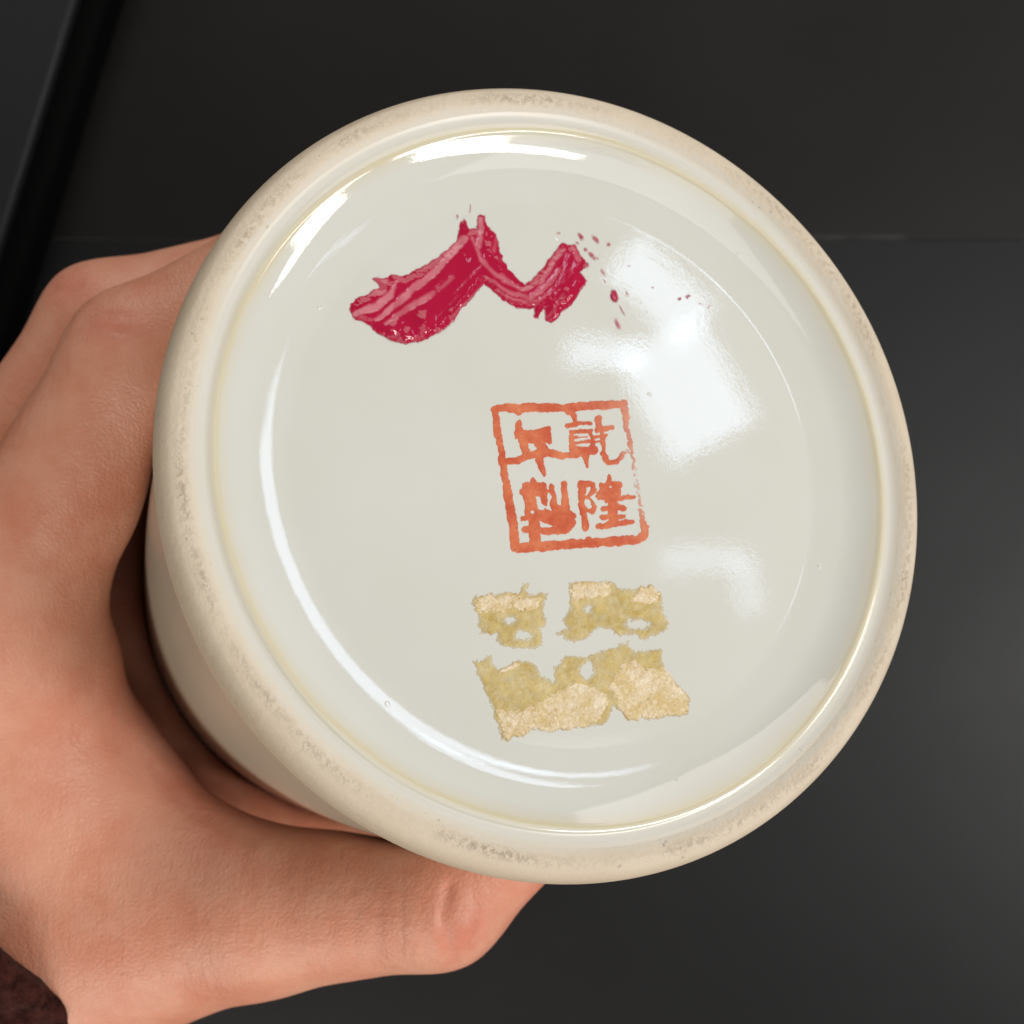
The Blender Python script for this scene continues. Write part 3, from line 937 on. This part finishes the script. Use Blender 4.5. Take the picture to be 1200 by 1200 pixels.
# creases: picture polylines on the near side of the skin, (points, half width cm, depth cm, flush)
sxp = 600 + FPX * HV[:, 0] / (CAM_Z - HV[:, 2])
syp = 600 - FPX * HV[:, 1] / (CAM_Z - HV[:, 2])
front = np.clip(VN[:, 2] * 2.0, 0, 1) * (CAM_Z - HV[:, 2] < 21.5)
flush = np.zeros(len(HV))
disp = np.zeros(len(HV))
CREASE = [
    ([(526, 1040), (518, 1075), (524, 1105), (533, 1128)], 0.07, 0.060, 0.55), ([(556, 1050), (562, 1085), (556, 1112)], 0.08, 0.025, 0.35), ([(500, 1050), (499, 1122)], 0.06, 0.018, 0.15),
    ([(100, 377), (118, 386), (146, 389)], 0.05, 0.042, 0.45), ([(108, 364), (128, 371), (154, 370)], 0.05, 0.026, 0.3), ([(102, 396), (124, 405), (160, 411)], 0.06, 0.016, 0.15),
    ([(62, 338), (80, 341), (94, 335)], 0.055, 0.034, 0.4), ([(120, 740), (105, 790), (125, 850), (170, 920)], 0.12, 0.02, 0.15),
    ([(470, 1055), (468, 1125)], 0.055, 0.014, 0.08), ([(445, 1060), (440, 1128)], 0.055, 0.012, 0.08), ([(418, 1065), (412, 1130)], 0.055, 0.010, 0.05), ([(150, 870), (230, 950), (290, 985)], 0.13, 0.03, 0.2),
]
for pts, w, dep, fl in CREASE:
    d_ = -stroke(sxp, syp, pts, 0.0) / 78.0
    g = np.exp(-(d_ / w) ** 2) * front
    disp -= dep * g
    flush += fl * np.exp(-(d_ / (w * 2.6)) ** 2) * front
for (bx, by, br, bh) in [(505, 1085, 30, .02), (128, 352, 40, .03), (545, 1088, 24, .03), (70, 318, 34, .03), (240, 1010, 90, .05)]:
    disp += bh * np.exp(-((sxp - bx) ** 2 + (syp - by) ** 2) / (br * br)) * front
for (bx, by, br, fl) in [(545, 1090, 34, .55), (130, 385, 45, .35), (75, 318, 40, .4), (160, 850, 90, .4), (230, 940, 80, .35), (610, 1045, 50, .35), (120, 1150, 60, .35), (25, 600, 60, .2)]:
    flush += fl * np.exp(-((sxp - bx) ** 2 + (syp - by) ** 2) / (br * br)) * (CAM_Z - HV[:, 2] < 22)
flush += 0.6 * np.exp(-(np.linalg.norm(HV - T_TIP, axis=1) / 1.0) ** 2)
HV = HV + VN * disp[:, None]

person = tag(empty('person', (WR1[0], WR1[1], 0)), "person's left hand in a dark brown sleeve gripping the vase from the left", 'person')
off = np.array([WR1[0], WR1[1], 0])
hand = mesh_obj('hand', HV - off, HF, M_SKIN, person, True, {'flush': np.clip(flush, 0, 1)})
sub = hand.modifiers.new('smooth', 'SUBSURF')
sub.levels = sub.render_levels = 1

# fingernails
k = NT('fingernail')
M_NAIL = k.setp(Base_Color=k.mix(k.noise(120, 2), (0.66, 0.36, 0.28), (0.72, 0.43, 0.34)), Roughness=0.25)
for (a, b, r, up) in ((T_IP, T_TIP, 0.74, None), (I_DIP, I_TIP, 0.72, None), (M_DIP, M_TIP, 0.72, None), (R_DIP, R_TIP, 0.68, None), (P_DIP, P_TIP, 0.60, None)):
    ax = (b - a) / np.linalg.norm(b - a)
    rd = b - BASE
    rd = rd - N * np.dot(rd, N)
    rd = rd - ax * np.dot(rd, ax)
    rd /= np.linalg.norm(rd)
    sd = np.cross(ax, rd)
    v, f = [], []
    for i in range(9):
        u = -0.55 + 1.15 * i / 8
        wdt = 0.98 * math.sqrt(max(0.0, 1 - max(0, (u - 0.25) / 0.42) ** 2)) * (1 if u > -0.45 else 0.85)
        for j in range(9):
            q = (j - 4) / 4 * wdt
            drop = 0.03 + 0.10 * max(0, u) ** 2
            v.append(b + ax * (u + 0.05) + rd * ((r + 0.03) * math.cos(q) - drop) + sd * (r + 0.03) * math.sin(q) * 0.92 - off)
    for i in range(8):
        for j in range(8):
            f.append((i * 9 + j, i * 9 + j + 1, (i + 1) * 9 + j + 1, (i + 1) * 9 + j))
    mesh_obj('fingernail', v, f, M_NAIL, hand)

# knitted sleeve round the forearm
k = NT('brown_knit')
cl = k.mix(k.ramp(k.noise(500, 4, 0.7), [(0.3, (0, 0, 0)), (0.7, (1, 1, 1))]), (0.012, 0.003, 0.0025), (0.075, 0.022, 0.016))
M_KNIT = k.setp(Base_Color=cl, Roughness=0.9, Normal=k.bump(k.noise(700, 4, 0.7), 0.8, 0.001), Specular_IOR_Level=0.08, Sheen_Weight=0.03)
wc, fc = (WR1 + WR2) / 2, (FA1 + FA2) / 2
wc = wc + np.array([0, 0, 0.9])
wc = np.array([-7.7, -5.95, CAM_Z - 22.2])
axd = (fc - wc) / np.linalg.norm(fc - wc)
s1 = np.array([0.0, 0.0, -1.0])
s2 = np.array([0.67, -0.74, 0.0])
SEG, RINGS = 220, 110
CUFF0 = 0.0
v, f = [], []
for layer in (0, 1):
    for j in range(RINGS):
        s = CUFF0 + 9.0 * j / (RINGS - 1)
        for i in range(SEG):
            a = 2 * math.pi * i / SEG
            knit = 0.075 * math.sin(a * 44 + 0.6 * math.sin(s * 9)) * math.sin(s * 10 + (i % 5) * 0.1) if layer == 0 else 0
            grow = 0.05 * s
            rim = -0.16 * math.exp(-((s - CUFF0) / 0.12) ** 2) if layer == 0 else 0.0
            th = 0.32 if layer == 0 else 0.0
            ra, rb = 3.8 + grow + th + knit + rim, 3.1 + grow + th + knit + rim
            if layer == 1:
                ra, rb = ra - 0.05, rb - 0.05
            v.append(wc + axd * s + s1 * ra * math.cos(a) + s2 * rb * math.sin(a) - off)
for layer in (0, 1):
    o0 = layer * SEG * RINGS
    for j in range(RINGS - 1):
        for i in range(SEG):
            q = (o0 + j * SEG + i, o0 + j * SEG + (i + 1) % SEG, o0 + (j + 1) * SEG + (i + 1) % SEG, o0 + (j + 1) * SEG + i)
            f.append(q if layer == 0 else q[::-1])
for i in range(SEG):
    f.append((i, SEG * RINGS + i, SEG * RINGS + (i + 1) % SEG, (i + 1) % SEG))
sleeve = mesh_obj('sleeve', v, f, M_KNIT, person)
tag(sleeve, 'dark brown knitted sleeve')
